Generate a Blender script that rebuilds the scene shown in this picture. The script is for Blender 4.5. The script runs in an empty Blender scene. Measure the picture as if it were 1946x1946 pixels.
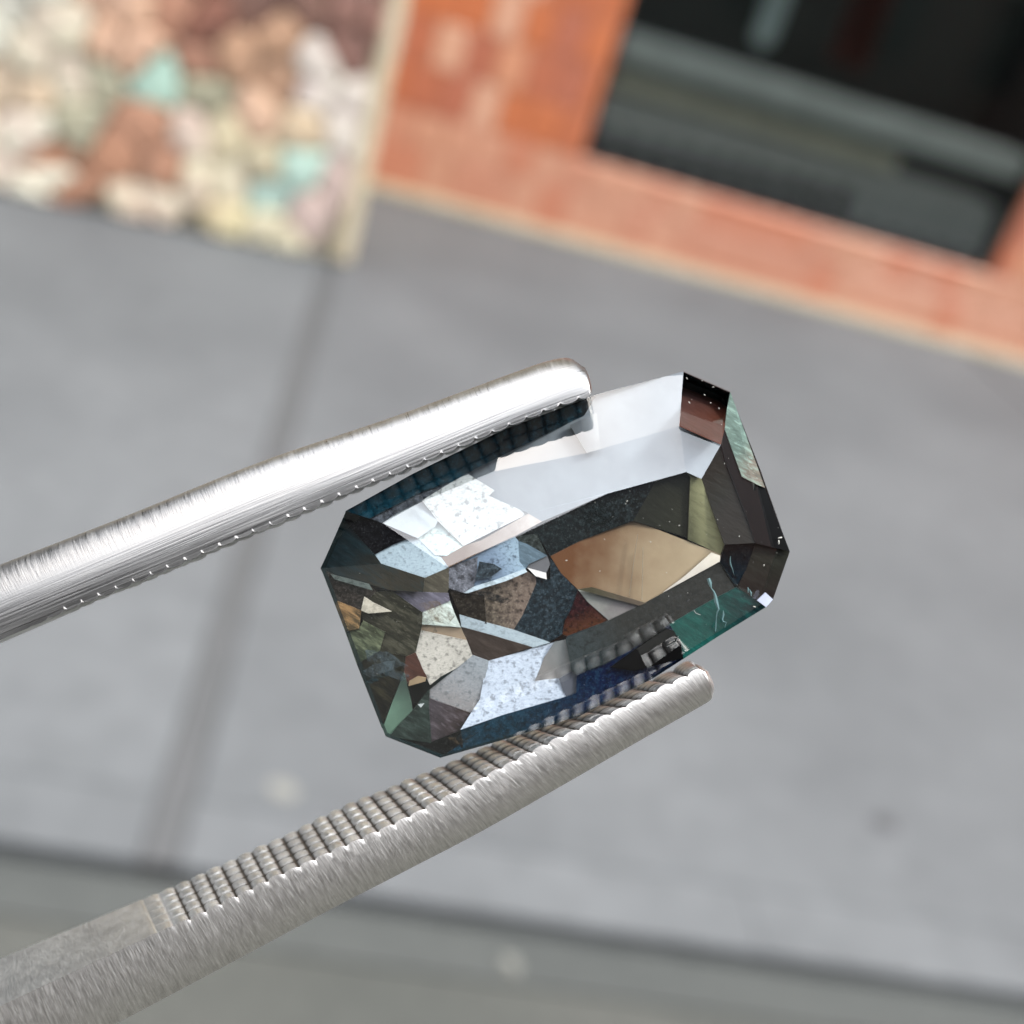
import bpy, bmesh, math, random
import numpy as np
from mathutils import Matrix, Vector
R = math.radians
scene = bpy.context.scene
col = scene.collection

# ------------------------------------------------------------------ camera
PITCH, ROLL, CAM_H, FOV = R(27), R(18), 1.35, R(50)
DIST = 0.02359                       # lens to gem, metres (22 mm wide field)
fwd = Vector((0, math.cos(PITCH), -math.sin(PITCH)))
rt0 = Vector((1, 0, 0)); up0 = rt0.cross(fwd)
cam_x = rt0 * math.cos(ROLL) + up0 * math.sin(ROLL)
cam_y = -rt0 * math.sin(ROLL) + up0 * math.cos(ROLL)
if cam_x.z < 0: cam_x = rt0 * math.cos(ROLL) - up0 * math.sin(ROLL); cam_y = rt0 * math.sin(ROLL) + up0 * math.cos(ROLL)
rot = Matrix((cam_x, cam_y, -fwd)).transposed().to_4x4()
cam_d = bpy.data.cameras.new('camera'); cam = bpy.data.objects.new('camera', cam_d); col.objects.link(cam)
cam.matrix_world = Matrix.Translation((0, 0, CAM_H)) @ rot
cam_d.sensor_width = 36; cam_d.lens = 18 / math.tan(FOV / 2)
cam_d.clip_start = 0.002; cam_d.clip_end = 500
cam_d.dof.use_dof = True; cam_d.dof.focus_distance = DIST - 0.0003
cam_d.dof.aperture_fstop = cam_d.lens / 0.64
scene.camera = cam

# ------------------------------------------------------------------ world, sun
SUN_EL, SUN_AZ = R(60), R(80)       # hazy sun high behind and to the right of the camera
w = bpy.data.worlds.new('World'); scene.world = w; w.use_nodes = True
nt = w.node_tree; nt.nodes.clear()
out = nt.nodes.new('ShaderNodeOutputWorld'); bg = nt.nodes.new('ShaderNodeBackground')
sky = nt.nodes.new('ShaderNodeTexSky'); sky.sky_type = 'NISHITA'; sky.sun_disc = False
sky.sun_elevation = SUN_EL; sky.sun_rotation = R(180) + SUN_AZ
sky.dust_density = 6; sky.air_density = 1.0; sky.ozone_density = 1.0
# thin bright overcast: the clear sky seen through a layer of white cloud
tc = nt.nodes.new('ShaderNodeTexCoord')
no = nt.nodes.new('ShaderNodeTexNoise'); no.inputs['Scale'].default_value = 2.2; no.inputs['Detail'].default_value = 5
mr = nt.nodes.new('ShaderNodeMapRange'); mr.inputs['From Min'].default_value = .3; mr.inputs['From Max'].default_value = .7
mr.inputs['To Min'].default_value = .55; mr.inputs['To Max'].default_value = .9
mx = nt.nodes.new('ShaderNodeMix'); mx.data_type = 'RGBA'
mx.inputs['B'].default_value = (10.5, 11.0, 11.8, 1)
nt.links.new(tc.outputs['Generated'], no.inputs['Vector']); nt.links.new(no.outputs['Fac'], mr.inputs['Value'])
nt.links.new(mr.outputs['Result'], mx.inputs['Factor']); nt.links.new(sky.outputs['Color'], mx.inputs['A'])
nt.links.new(mx.outputs['Result'], bg.inputs['Color']); nt.links.new(bg.outputs['Background'], out.inputs['Surface'])
bg.inputs['Strength'].default_value = 0.12
sd = bpy.data.lights.new('sun', 'SUN'); sd.energy = 1.5; sd.angle = R(14); sd.color = (1, .96, .9)
sun = bpy.data.objects.new('sun', sd); col.objects.link(sun)
sv = Vector((math.sin(SUN_AZ) * math.cos(SUN_EL), -math.cos(SUN_AZ) * math.cos(SUN_EL), math.sin(SUN_EL)))
sun.rotation_euler = sv.to_track_quat('Z', 'Y').to_euler(); sun.location = (0, 0, 30)
scene.view_settings.view_transform = 'Standard'; scene.view_settings.look = 'None'
scene.view_settings.gamma = 1; scene.view_settings.exposure = 1.85
scene.render.engine = 'CYCLES'
scene.cycles.use_denoising = True
scene.cycles.max_bounces = 10; scene.cycles.transparent_max_bounces = 16
scene.cycles.sample_clamp_indirect = 8

# ------------------------------------------------------------------ helpers
def lin(c):
    return tuple((x / 255 / 12.92) if x / 255 <= .04045 else ((x / 255 + .055) / 1.055) ** 2.4 for x in c)
def mesh_obj(name, verts, faces, mat=None, parent=None, smooth=False, uvs=None, bevel=0):
    me = bpy.data.meshes.new(name); me.from_pydata([tuple(v) for v in verts], [], faces)
    if uvs is not None:
        lay = me.uv_layers.new(name='UVMap')
        for lp in me.loops: lay.data[lp.index].uv = uvs[lp.vertex_index]
    if smooth: me.shade_smooth()
    if mat: me.materials.append(mat)
    me.update()
    o = bpy.data.objects.new(name, me); col.objects.link(o); o.parent = parent
    if bevel:
        b = o.modifiers.new('bevel', 'BEVEL'); b.width = bevel; b.segments = 2
    return o
def tag(o, label=None, cat=None, group=None, kind=None):
    if label: o['label'] = label
    if cat: o['category'] = cat
    if group: o['group'] = group
    if kind: o['kind'] = kind
    return o
def empty(name, loc=(0, 0, 0), rz=0):
    o = bpy.data.objects.new(name, None); col.objects.link(o); o.location = loc; o.rotation_euler = (0, 0, rz)
    o.empty_display_size = .01
    return o
def boxgeo(x0, x1, y0, y1, z0, z1):
    v = [(x0, y0, z0), (x1, y0, z0), (x1, y1, z0), (x0, y1, z0), (x0, y0, z1), (x1, y0, z1), (x1, y1, z1), (x0, y1, z1)]
    f = [(0, 3, 2, 1), (4, 5, 6, 7), (0, 1, 5, 4), (1, 2, 6, 5), (2, 3, 7, 6), (3, 0, 4, 7)]
    return v, f
def box(name, x0, x1, y0, y1, z0, z1, mat, parent=None, bevel=0):
    v, f = boxgeo(x0, x1, y0, y1, z0, z1)
    return mesh_obj(name, v, f, mat, parent, bevel=bevel)

class NB:                              # small node helper
    def __init__(s, name):
        s.m = bpy.data.materials.new(name); s.m.use_nodes = True; s.t = s.m.node_tree
        s.p = s.t.nodes['Principled BSDF']; s.o = s.t.nodes['Material Output']
    def n(s, ty, **kw):
        x = s.t.nodes.new(ty)
        for k, v in kw.items():
            if hasattr(x, k): setattr(x, k, v)
            else: x.inputs[k.replace('_', ' ')].default_value = v
        return x
    def l(s, a, b): s.t.links.new(a, b)
    def mul(s, vec, v3):
        m = s.n('ShaderNodeVectorMath', operation='MULTIPLY'); s.l(vec, m.inputs[0]); m.inputs[1].default_value = v3; return m.outputs[0]
    def noise(s, vec, scale, detail=3, rough=.55):
        x = s.n('ShaderNodeTexNoise'); x.inputs['Scale'].default_value = scale; x.inputs['Detail'].default_value = detail
        x.inputs['Roughness'].default_value = rough; s.l(vec, x.inputs['Vector']); return x.outputs['Fac']
    def rng(s, v, a, b, c=0, d=1):
        x = s.n('ShaderNodeMapRange'); s.l(v, x.inputs['Value'])
        for k, q in zip(('From Min', 'From Max', 'To Min', 'To Max'), (a, b, c, d)): x.inputs[k].default_value = q
        return x.outputs['Result']
    def mix(s, f, a, b, bt='MIX'):
        x = s.n('ShaderNodeMix', data_type='RGBA', blend_type=bt)
        for k, q in (('Factor', f), ('A', a), ('B', b)):
            if isinstance(q, (int, float)): x.inputs[k].default_value = q
            elif isinstance(q, tuple): x.inputs[k].default_value = q if len(q) == 4 else (*q, 1)
            else: s.l(q, x.inputs[k])
        return x.outputs['Result']
    def coord(s, kind='Object'): return s.n('ShaderNodeTexCoord').outputs[kind]
    def bump(s, h, strength, dist):
        b = s.n('ShaderNodeBump'); b.inputs['Strength'].default_value = strength; b.inputs['Distance'].default_value = dist
        s.l(h, b.inputs['Height']); s.l(b.outputs['Normal'], s.p.inputs['Normal'])

def stone_mat(name, c, c2, scale=6, rough=.8, bump=.3, dist=.004):
    c = tuple(x * .8 for x in c); c2 = tuple(x * .8 for x in c2)
    b = NB(name); v = b.coord()
    oi = b.n('ShaderNodeObjectInfo')
    ad = b.n('ShaderNodeVectorMath', operation='ADD'); b.l(v, ad.inputs[0]); b.l(oi.outputs['Random'], ad.inputs[1]); v = b.mul(ad.outputs[0], (1, 1, 1))
    n1 = b.noise(v, scale, 5); n2 = b.noise(v, scale * 12, 3)
    cc = b.mix(b.rng(n1, .35, .65), c, c2)
    cc = b.mix(b.rng(n2, .3, .7, .0, .35), cc, tuple(x * .55 for x in c))
    b.l(cc, b.p.inputs['Base Color']); b.p.inputs['Roughness'].default_value = rough
    b.bump(n2, bump, dist)
    return b.m

# ------------------------------------------------------------------ the street (setting)
W_O = Vector((-1.106, 5.656, 0)); W_T = Vector((.97804, .20843, 0)); W_N = Vector((-.20843, .97804, 0))
W_RZ = math.atan2(W_T.y, W_T.x)      # the shop wall runs along local +x, street is -y

m_pave = stone_mat('concrete_pavement', (.090, .0965, .102), (.124, .132, .138), 1.1, .75, .25, .003)
m_kerb = stone_mat('kerb_concrete', (.085, .088, .088), (.10, .10, .10), 3, .8)
m_road = stone_mat('asphalt', (.050, .054, .048), (.068, .070, .062), 2.5, .85, .6, .006)
m_joint = stone_mat('joint_filler', (.075, .078, .08), (.088, .09, .093), 8)

ground = mesh_obj('ground', [(-120, -120, -.145), (120, -120, -.145), (120, 120, -.145), (-120, 120, -.145)], [(0, 1, 2, 3)], m_road)
tag(ground, 'wide ground under the street reaching to the horizon', kind='structure')
# pavement: local frame of the wall; y is measured from the wall line towards the street (negative)
pv = empty('pavement', W_O, W_RZ); tag(pv, 'grey concrete pavement in front of the shop', kind='structure')
K = -4.40                            # kerb line in wall coordinates
JX = -.19
for a, b_ in ((-3.6, JX - .03), (JX + .03, 3.35), (3.37, 8.0)):
    box('paving_panel', a, b_, K + .002, -.004 if a > -1 else -.004, -.12, 0, m_pave, pv, bevel=.006)
tag(box('joint_filler', -3.6, 8.0, K - .13, -.01, -.14, -.012, m_joint, pv), 'dark filled joint between the paving panels')
for i in range(13):
    x = JX + .03 + (i - 4) * .97 - (.06 if i < 4 else 0)
    box('kerb_stone', x, x + .9695, K - .14, K, -.14, .0, m_pave, pv, bevel=.004)
rd = box('road', -6, 12, K - 6.2, K - .145, -.2, -.042, m_road); rd.location = W_O; rd.rotation_euler.z = W_RZ
tag(rd, 'dark worn asphalt road running beside the kerb', kind='structure')
m_gut = stone_mat('gutter_stone', (.05, .055, .052), (.062, .067, .063), 5)
gu = box('gutter', -6, 12, K - .24, K - .142, -.18, -.036, m_gut); gu.location = W_O; gu.rotation_euler.z = W_RZ
tag(gu, 'dark gutter along the foot of the kerb', kind='structure')

def blob(name, loc, r, h, mat, seed, label, cat):
    q = random.Random(seed); n = 14; v = []; f = []
    for sc, z in ((1, -.001), (.92, h * .6), (.6, h)):
        for k in range(n):
            a = k / n * 6.2832; rr = r * sc * (1 + .18 * math.sin(2 * a + seed) + .08 * math.sin(5 * a)); v.append((rr * math.cos(a), rr * math.sin(a), z))
    for L in range(2):
        for k in range(n): j = (k + 1) % n; f.append((L * n + k, L * n + j, (L + 1) * n + j, (L + 1) * n + k))
    f.append(tuple(range(2 * n, 3 * n)))
    o = mesh_obj(name, v, f, mat, smooth=True); o.location = loc; tag(o, label, cat); return o
m_gum = stone_mat('old_gum', (.05, .05, .055), (.06, .06, .065), 20)
m_pale_gum = stone_mat('pale_gum', (.19, .19, .17), (.21, .21, .19), 20)
blob('gum_spot', (.92, 1.831, 0), .028, .002, m_gum, 1, 'flattened dark chewing gum spot on the open pavement right of the tweezers', 'gum')
blob('gum_spot', (-.223, 1.40, 0), .024, .002, m_pale_gum, 2, 'pale worn spot on the pavement just above the lower tweezer tip', 'gum')
blob('pebble', (.217, 1.225, -.036), .016, .012, m_pale_gum, 3, 'small pale pebble lying in the gutter below the kerb', 'pebble')

# ------------------------------------------------------------------ shop wall
sw = empty('shop_wall', W_O, W_RZ); tag(sw, 'orange tiled shop front wall around a dark low window', 'wall')
WX0, WX1, WZ0 = .90, 3.28, .435       # window opening
m_mort = stone_mat('orange_mortar', (.7, .28, .16), (.75, .31, .19), 6)
box('wall', -2.2, WX0, .0, .5, 0, 3.4, m_mort, sw)
box('wall', WX0, WX1, .0, .5, 0, WZ0, m_mort, sw)
box('wall', WX1, 9, .0, .5, 0, 3.4, m_mort, sw)
box('wall', WX0, WX1, .0, .5, 2.5, 3.4, m_mort, sw)
m_up = stone_mat('unseen_upper_render', (.30, .28, .25), (.34, .32, .28), 1.5)
box('unseen_upper_wall', -2.2, 9, -.04, .5, 3.4, 8.5, m_up, sw)  # unseen upper storey, its height and tone set for reflections
tile_cols = [((.56, .15, .06), (.52, .14, .055)), ((.52, .17, .09), (.48, .15, .08)), ((.66, .40, .27), (.62, .37, .25)), ((.66, .36, .23), (.62, .33, .21)), ((.54, .15, .055), (.50, .13, .05)), ((.52, .15, .07), (.50, .14, .06)),
             ((.60, .13, .04), (.58, .12, .04)), ((.46, .15, .09), (.50, .17, .11))]
m_tiles = [stone_mat('glazed_orange_tile', tuple(min(1.05, p * 1.32) for p in a), tuple(min(1.05, (p + q) * .66) for p, q in zip(a, b_)), 3, .45, .1, .002) for a, b_ in tile_cols]
plinth_cols = [((.62, .26, .17), (.58, .24, .155)), ((.66, .30, .20), (.62, .28, .18)), ((.62, .23, .14), (.58, .21, .13))]  # grazing sheen of the plinth put into a paler, pinker tone
m_plinth = [stone_mat('plinth_sheen_tile', tuple(min(1.0, p * m) for p, m in zip(a, (1.35, 1.5, 1.5))), tuple(min(1.0, p * m) for p, m in zip(b_, (1.35, 1.5, 1.5))), 5, .4, .1, .002) for a, b_ in plinth_cols]
m_pale = [stone_mat('pale_tile', c, tuple(x * .94 for x in c), 3, .45, .1, .002) for c in ((.92, .46, .29), (.96, .54, .37), (.90, .42, .25))]
m_deep = [stone_mat('deep_orange_tile', c, tuple(x * .94 for x in c), 3, .45, .1, .002) for c in ((.74, .235, .11), (.70, .23, .125), (.80, .25, .105), (.66, .225, .135))]
rng = random.Random(5)
TW, TH = .155, .215
tile_mesh = {}
def tile(x, z, wd, ht, mats, pale=False):
    m = (rng.choice(m_pale) if pale else rng.choice(m_deep)) if mats is m_tiles else rng.choice(mats); key = (round(wd, 3), round(ht, 3), m.name)
    if key not in tile_mesh:
        g = .004; d = .012; c = .006
        v = [(g, 0, g), (wd - g, 0, g), (wd - g, 0, ht - g), (g, 0, ht - g),
             (g, -d + c, g), (wd - g, -d + c, g), (wd - g, -d + c, ht - g), (g, -d + c, ht - g),
             (g + c, -d, g + c), (wd - g - c, -d, g + c), (wd - g - c, -d, ht - g - c), (g + c, -d, ht - g - c)]
        f = []
        for k in range(4):
            j = (k + 1) % 4
            f += [(k, j, 4 + j, 4 + k), (4 + k, 4 + j, 8 + j, 8 + k)]
        f.append((8, 9, 10, 11))
        me = bpy.data.meshes.new('tile'); me.from_pydata(v, [], f); me.materials.append(m); me.update(); tile_mesh[key] = me
    o = bpy.data.objects.new('tile', tile_mesh[key]); col.objects.link(o); o.parent = sw
    o.location = (x, -.001 - rng.random() * .004, z)
SK = .045
z = SK; row = 0
while z < 1.9:
    x = -.34 - (row % 2) * TW / 2; ti = -1
    while x < 4.2:
        ti += 1; pl = (ti + row) % 2 == 0 and rng.random() < .72
        if z + TH <= WZ0 + .06:
            if z + TH > WZ0 - .02: h = WZ0 - z
            else: h = TH
            if h > .05 or True: tile(x, z, TW, min(h, WZ0 - z) if z < WZ0 else TH, m_plinth)
        else:
            a, b_ = x, x + TW
            if b_ <= WX0: tile(x, z, TW, TH, m_tiles, pl)
            elif a < WX0 - .03: tile(x, z, WX0 - a, TH, m_tiles)
            elif a >= WX1: tile(x, z, TW, TH, m_tiles, pl)
            elif b_ > WX1 + .03: tile(WX1, z, b_ - WX1, TH, m_tiles)
        x += TW
    z += TH if z + TH <= WZ0 - .02 or z >= WZ0 else (WZ0 - z); row += 1
m_cream = stone_mat('cream_render', (.78, .66, .45), (.86, .74, .53), 5, .7)
box('skirting', -.6, 5.6, -.03, -.0005, .0, SK, m_cream, sw, bevel=.005)

# window: frame, glass, sill board, what stands behind it
wn = empty('shop_window', W_O + W_T * WX0 + Vector((0, 0, WZ0)), W_RZ)
tag(wn, 'dark recessed shop window with shelves behind the glass', 'window')
WW = WX1 - WX0
def flat(name, c, rough=.6, c2=None, k=1): c = tuple(x * k for x in c); return stone_mat(name, c, c2 or tuple(x * .8 for x in c), 7, rough, .1, .002)
m_dark = flat('dark_metal', (.010, .012, .012), .5)
m_back = flat('dark_interior', (.045, .055, .05), .8)
m_grey = flat('grey_shelf', (1.1, 1.12, 1.04), .6)
m_bar = flat('grille_steel', (.62, .64, .62), .6)
m_grey2 = flat('slate_display_base', (.80, .79, .74), .6)
m_tan = flat('tan_wood', (1.1, 1.02, .78), .6)
box('reveal', -.0, .03, .02, .9, 0, 2.05, m_dark, wn); box('reveal', WW - .03, WW, .02, .9, 0, 2.05, m_dark, wn)
box('back_panel', .03, WW - .03, .86, .9, 0, 2.05, m_back, wn)
box('window_sill', .0, WW, .006, .1, -.0, .022, m_dark, wn, bevel=.004)
box('display_base', .03, WW - .03, .16, .5, -.0, .33, m_grey2, wn, bevel=.01)
box('display_base', .03, WW - .03, .5, .86, -.0, .30, m_back, wn, bevel=.01)
box('wooden_strip', .06, 1.66, .085, .158, .355, .43, m_tan, wn, bevel=.006)
box('shelf', .05, WW - .03, .09, .40, .485, .62, m_grey, wn, bevel=.01)
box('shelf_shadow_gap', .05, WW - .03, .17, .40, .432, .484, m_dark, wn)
ng = 16
for i in range(ng):
    x = .07 + i * (WW - .16) / (ng - 1)
    tall = .14 + .008 * i
    box('grille_bar', x, x + (.085 if i <= 9 else .055), .105, .135, .022, tall, m_bar if i > 9 else m_dark, wn, bevel=.004)
box('grille_rail', .03, WW - .03, .112, .128, .03, .06, m_dark, wn)
b = NB('window_glass'); b.t.nodes.remove(b.p)
tr = b.n('ShaderNodeBsdfTransparent'); tr.inputs['Color'].default_value = (.95, .98, .97, 1)
gl = b.n('ShaderNodeBsdfGlossy'); gl.inputs['Roughness'].default_value = .02
fr = b.n('ShaderNodeFresnel'); fr.inputs['IOR'].default_value = 1.5
ms = b.n('ShaderNodeMixShader'); b.l(fr.outputs[0], ms.inputs[0]); b.l(tr.outputs[0], ms.inputs[1]); b.l(gl.outputs[0], ms.inputs[2]); b.l(ms.outputs[0], b.o.inputs['Surface'])
m_glass = b.m
box('glass_pane', .03, WW - .03, .06, .068, .022, 2.05, m_glass, wn)
# hanging white tag behind the glass
def capsule(name, r, h, mat, loc, parent=None, seg=20):
    bm = bmesh.new(); bmesh.ops.create_uvsphere(bm, u_segments=seg, v_segments=12, radius=r)
    for v in bm.verts:
        v.co.y *= .45; v.co.z += h / 2 if v.co.z > 1e-5 else (-h / 2 if v.co.z < -1e-5 else 0)
    me = bpy.data.meshes.new(name); bm.to_mesh(me); bm.free(); me.shade_smooth(); me.materials.append(mat)
    o = bpy.data.objects.new(name, me); col.objects.link(o); o.location = loc; o.parent = parent; return o
m_white = flat('pale_enamel', (.85, .98, .95), .35)
lp = empty('hanging_lamp', W_O + W_T * 1.64 + W_N * .15 + Vector((0, 0, 1.36)), W_RZ)
tag(lp, 'pale elongated pendant lamp hanging behind the dark shop window', 'lamp')
capsule('lamp_shade', .062, .26, m_white, (0, 0, 0), lp)
box('cord', -.004, .004, -.004, .004, .15, 1.1, m_dark, lp)
m_red = flat('dark_red_cloth', (.16, .04, .03), .8)
cv = []; cf = []
for i in range(25):
    x = i / 24 * .22; y = .03 * math.sin(i * 1.3)
    cv += [(x, y, 0), (x, y, 1.2), (x, y + .012, 0), (x, y + .012, 1.2)]
for i in range(24):
    a = i * 4; cf += [(a, a + 4, a + 5, a + 1), (a + 2, a + 3, a + 7, a + 6), (a + 1, a + 5, a + 7, a + 3), (a, a + 2, a + 6, a + 4)]
cu = mesh_obj('curtain', cv, cf, m_red, smooth=True); cu.location = W_O + W_T * 2.06 + W_N * .34 + Vector((0, 0, 1.20)); cu.rotation_euler.z = W_RZ
tag(cu, 'dark red pleated curtain strip hanging inside the shop window', 'curtain')

# ------------------------------------------------------------------ stone pier at the left
P_C = Vector((-.9463, 4.3047, 0)); P_T = Vector((-.93028, -.36686, 0))
pr_rz = math.atan2(-P_T.y, -P_T.x)   # local -x runs along the front, street is -y
pier = empty('stone_pier', P_C, pr_rz); tag(pier, 'pier clad in mixed brown, pink and turquoise stones with a cream corner', 'pier')
m_mor = stone_mat('sandy_mortar', (.6, .53, .38), (.68, .6, .44), 9)
box('wall', -2.6, -.0, .03, 1.55, 0, 8.5, m_mor, pier)
box('corner_strip', -.055, .012, -.012, 1.5, .004, 8.5, m_cream, pier, bevel=.01)
anch = [((.75, .47), (.25, .36, .31)), ((.29, .29), (.27, .37, .33)), ((.69, .66), (.24, .125, .085)), ((.59, .74), (.15, .065, .045)),
        ((.95, .22), (.24, .125, .08)), ((.82, .23), (.25, .135, .09)), ((.27, .20), (.27, .36, .32)), ((.25, .68), (.42, .35, .32)), ((.84, .09), (.44, .33, .26)),
        ((.75, .11), (.50, .38, .30)), ((1.07, .53), (.42, .35, .28)), ((.55, .24), (.44, .35, .27)), ((.18, .52), (.42, .35, .32)),
        ((.37, .89), (.12, .065, .05)), ((.14, .92), (.15, .08, .065)), ((.13, .05), (.36, .31, .20)), ((.46, .55), (.38, .25, .18)),
        ((1.26, .13), (.48, .38, .32)), ((1.33, .65), (.42, .40, .34)), ((.45, .10), (.42, .34, .22)), ((.17, .17), (.32, .25, .23)),
        ((.35, .45), (.34, .27, .19)), ((.46, .72), (.28, .17, .11)), ((1.2, .35), (.34, .27, .2)), ((.6, .36), (.42, .32, .27)), ((.95, .72), (.38, .24, .17)),
        ((1.0, .38), (.24, .23, .17)), ((.62, .52), (.22, .21, .15)), ((.3, .12), (.40, .35, .26)), ((.47, .38), (.34, .30, .21))]
m_anch = [stone_mat('cladding_stone', c, tuple(min(1.05, x * k_) for x, k_ in zip(c, (1.55, 1.5, 1.4))), 7, .65, .35, .004) for _, c in [(0, tuple(min(1.0, q * 1.85) for q in c_)) for _, c_ in anch]]
rs = random.Random(11)
cs = .155; cells = []
for j in range(-1, 15):
    for i in range(-1, 22):
        cells.append(Vector((-(i + .5 + .5 * (j % 2)) * cs + rs.uniform(-.058, .058), (j + .5) * cs * .9 + rs.uniform(-.055, .055))))
def clip(poly, a, n):                # keep side where (p-a).n <= 0
    res = []
    for k in range(len(poly)):
        p, q = poly[k], poly[(k + 1) % len(poly)]; dp, dq = (p - a).dot(n), (q - a).dot(n)
        if dp <= 0: res.append(p)
        if (dp < 0 < dq) or (dq < 0 < dp): res.append(p + (q - p) * (dp / (dp - dq)))
    return res
for c in cells:
    if not (-2.5 < c.x < -.03 and -.02 < c.y < 1.35): continue
    poly = [Vector((-2.55, .008)), Vector((-.058, .008)), Vector((-.058, 1.5)), Vector((-2.55, 1.5))]
    for d in cells:
        if d is c or (d - c).length > .45: continue
        n = (d - c).normalized(); poly = clip(poly, (c + d) / 2 - n * .003, n)
        if len(poly) < 3: break
    if len(poly) < 3: continue
    ce = sum(poly, Vector((0, 0))) / len(poly)
    # round the outline a little, then raise the face
    ring = []
    for k in range(len(poly)):
        p, q = poly[k], poly[(k + 1) % len(poly)]
        ring += [p.lerp(q, .2), p.lerp(q, .8)]
    d0 = .008 + rs.random() * .02; n = len(ring); v = []; f = []
    for (sc, y) in ((1, .03), (.99, -d0 * .7), (.93, -d0), ):
        v += [((ce + (p - ce) * sc).x, y, (ce + (p - ce) * sc).y) for p in ring]
    v.append((ce.x, -d0 - .006, ce.y))
    for L in range(2):
        for k in range(n): j = (k + 1) % n; f.append((L * n + k, L * n + j, (L + 1) * n + j, (L + 1) * n + k))
    for k in range(n): f.append((2 * n + k, 2 * n + (k + 1) % n, 3 * n))
    if ce.x > -1.5 and ce.y < 1.05: bi = min(range(len(anch)), key=lambda i: (anch[i][0][0] + ce.x) ** 2 + (anch[i][0][1] - ce.y) ** 2 - (.006 if anch[i][1][0] < .3 else 0))
    else: bi = rs.randrange(len(anch))
    mesh_obj('stone', v, f, m_anch[bi], pier)

# ------------------------------------------------------------------ unseen buildings added to darken reflections in gem and jaws
m_fac = flat('unseen_brown_facade', (.13, .118, .105), .8); m_win = flat('unseen_dark_window', (.01, .012, .014), .15)
ob = empty('unseen_facade', (0, -13, 0)); tag(ob, 'unseen tall brown building added across the street for dark reflections', 'building')
box('wall', -16, 16, -6, 0, -.15, 13.5, m_fac, ob)  # wall of the unseen building
for fl in range(4):
    for k in range(9):
        x = -14.4 + k * 3.4
        o = box('window', x, x + 1.4, 0, .05, 1 + fl * 2.6, 2.6 + fl * 2.6, m_win, ob)  # window of the unseen building

for sx, nm, lab in ((1, 'brick', 'unseen dark red brick building added far on the right for its reflection'), (-1, 'render', 'unseen dark grey building added far on the left to darken reflections')):
    nfl = 4 if sx > 0 else 3
    m_b = flat(nm + '_wall', (.075, .038, .03) if sx > 0 else (.04, .042, .04), .8)
    bb = empty('building', (sx * 13, -2, 0)); tag(bb, lab, 'building')  # unseen side building, added for reflections
    box('wall', min(0, sx * 6), max(0, sx * 6), -11, 16, -.15, 12.5 if sx > 0 else 9.0, m_b, bb)
    for fl in range(nfl):
        for k in range(6):
            y = -10 + k * 3.6
            box('window', min(0, -sx * .04), max(0, -sx * .04), y, y + 1.3, 1.2 + fl * 2.8, 2.9 + fl * 2.8, m_win, bb)  # window of the unseen side building

# ------------------------------------------------------------------ close-up objects: local frame, millimetres
DMM = DIST * 1000; KPX = 22.0 / 1946
ROOT = cam.matrix_world @ Matrix.Translation((0, 0, -DIST))
def P(u, v, z=0.0):
    k = KPX * (1 - z / DMM)
    return np.array(((u - 973) * k, (973 - v) * k, z))
def root(name):
    o = bpy.data.objects.new(name, None); col.objects.link(o); o.matrix_world = ROOT; o.empty_display_size = .002; return o
MM = .001
gem = root('gemstone')
tag(gem, 'dark teal faceted octagonal gemstone with pale speckled zones gripped between steel tweezers', 'gemstone')

# crown outline, middle ring and table, clockwise from the left point
Gp = [(609, 1080), (657, 971), (785, 900), (960, 815), (1135, 749), (1299, 706), (1388, 745), (1445, 890), (1501, 1048),
      (1469, 1139), (1455, 1154), (1364, 1210), (1240, 1290), (1100, 1361), (960, 1405), (837, 1440), (732, 1399), (726, 1384)]
Mp = [(724, 1071), (727, 994), (802, 953), (940, 895), (1115, 861), (1291, 810), (1370, 845), (1400, 930), (1436, 1032),
      (1405, 1115), (1400, 1118), (1340, 1150), (1213, 1235), (1076, 1300), (952, 1345), (893, 1355), (816, 1327), (768, 1259)]
Tp = [(807, 1098), (850, 1078), (905, 1052), (981, 1020), (1154, 938), (1304, 897), (1333, 910), (1352, 965), (1377, 1035),
      (1368, 1066), (1364, 1070), (1225, 1146), (1154, 1179), (1074, 1214), (1000, 1238), (928, 1256), (898, 1244), (868, 1165)]
def zg(u): return 0.0 - .00025 * (u - 1050) - max(0, u - 1300) * .002
def zm(u): return .58 - .0004 * (u - 1050)
def zt(u): return 1.02 - .0006 * (u - 1100)
G = [P(u, v, zg(u)) for u, v in Gp]; M = [P(u, v, zm(u)) for u, v in Mp]; T = [P(u, v, zt(u)) for u, v in Tp]
for k in range(11, 16): M[k][2] -= .35
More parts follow.
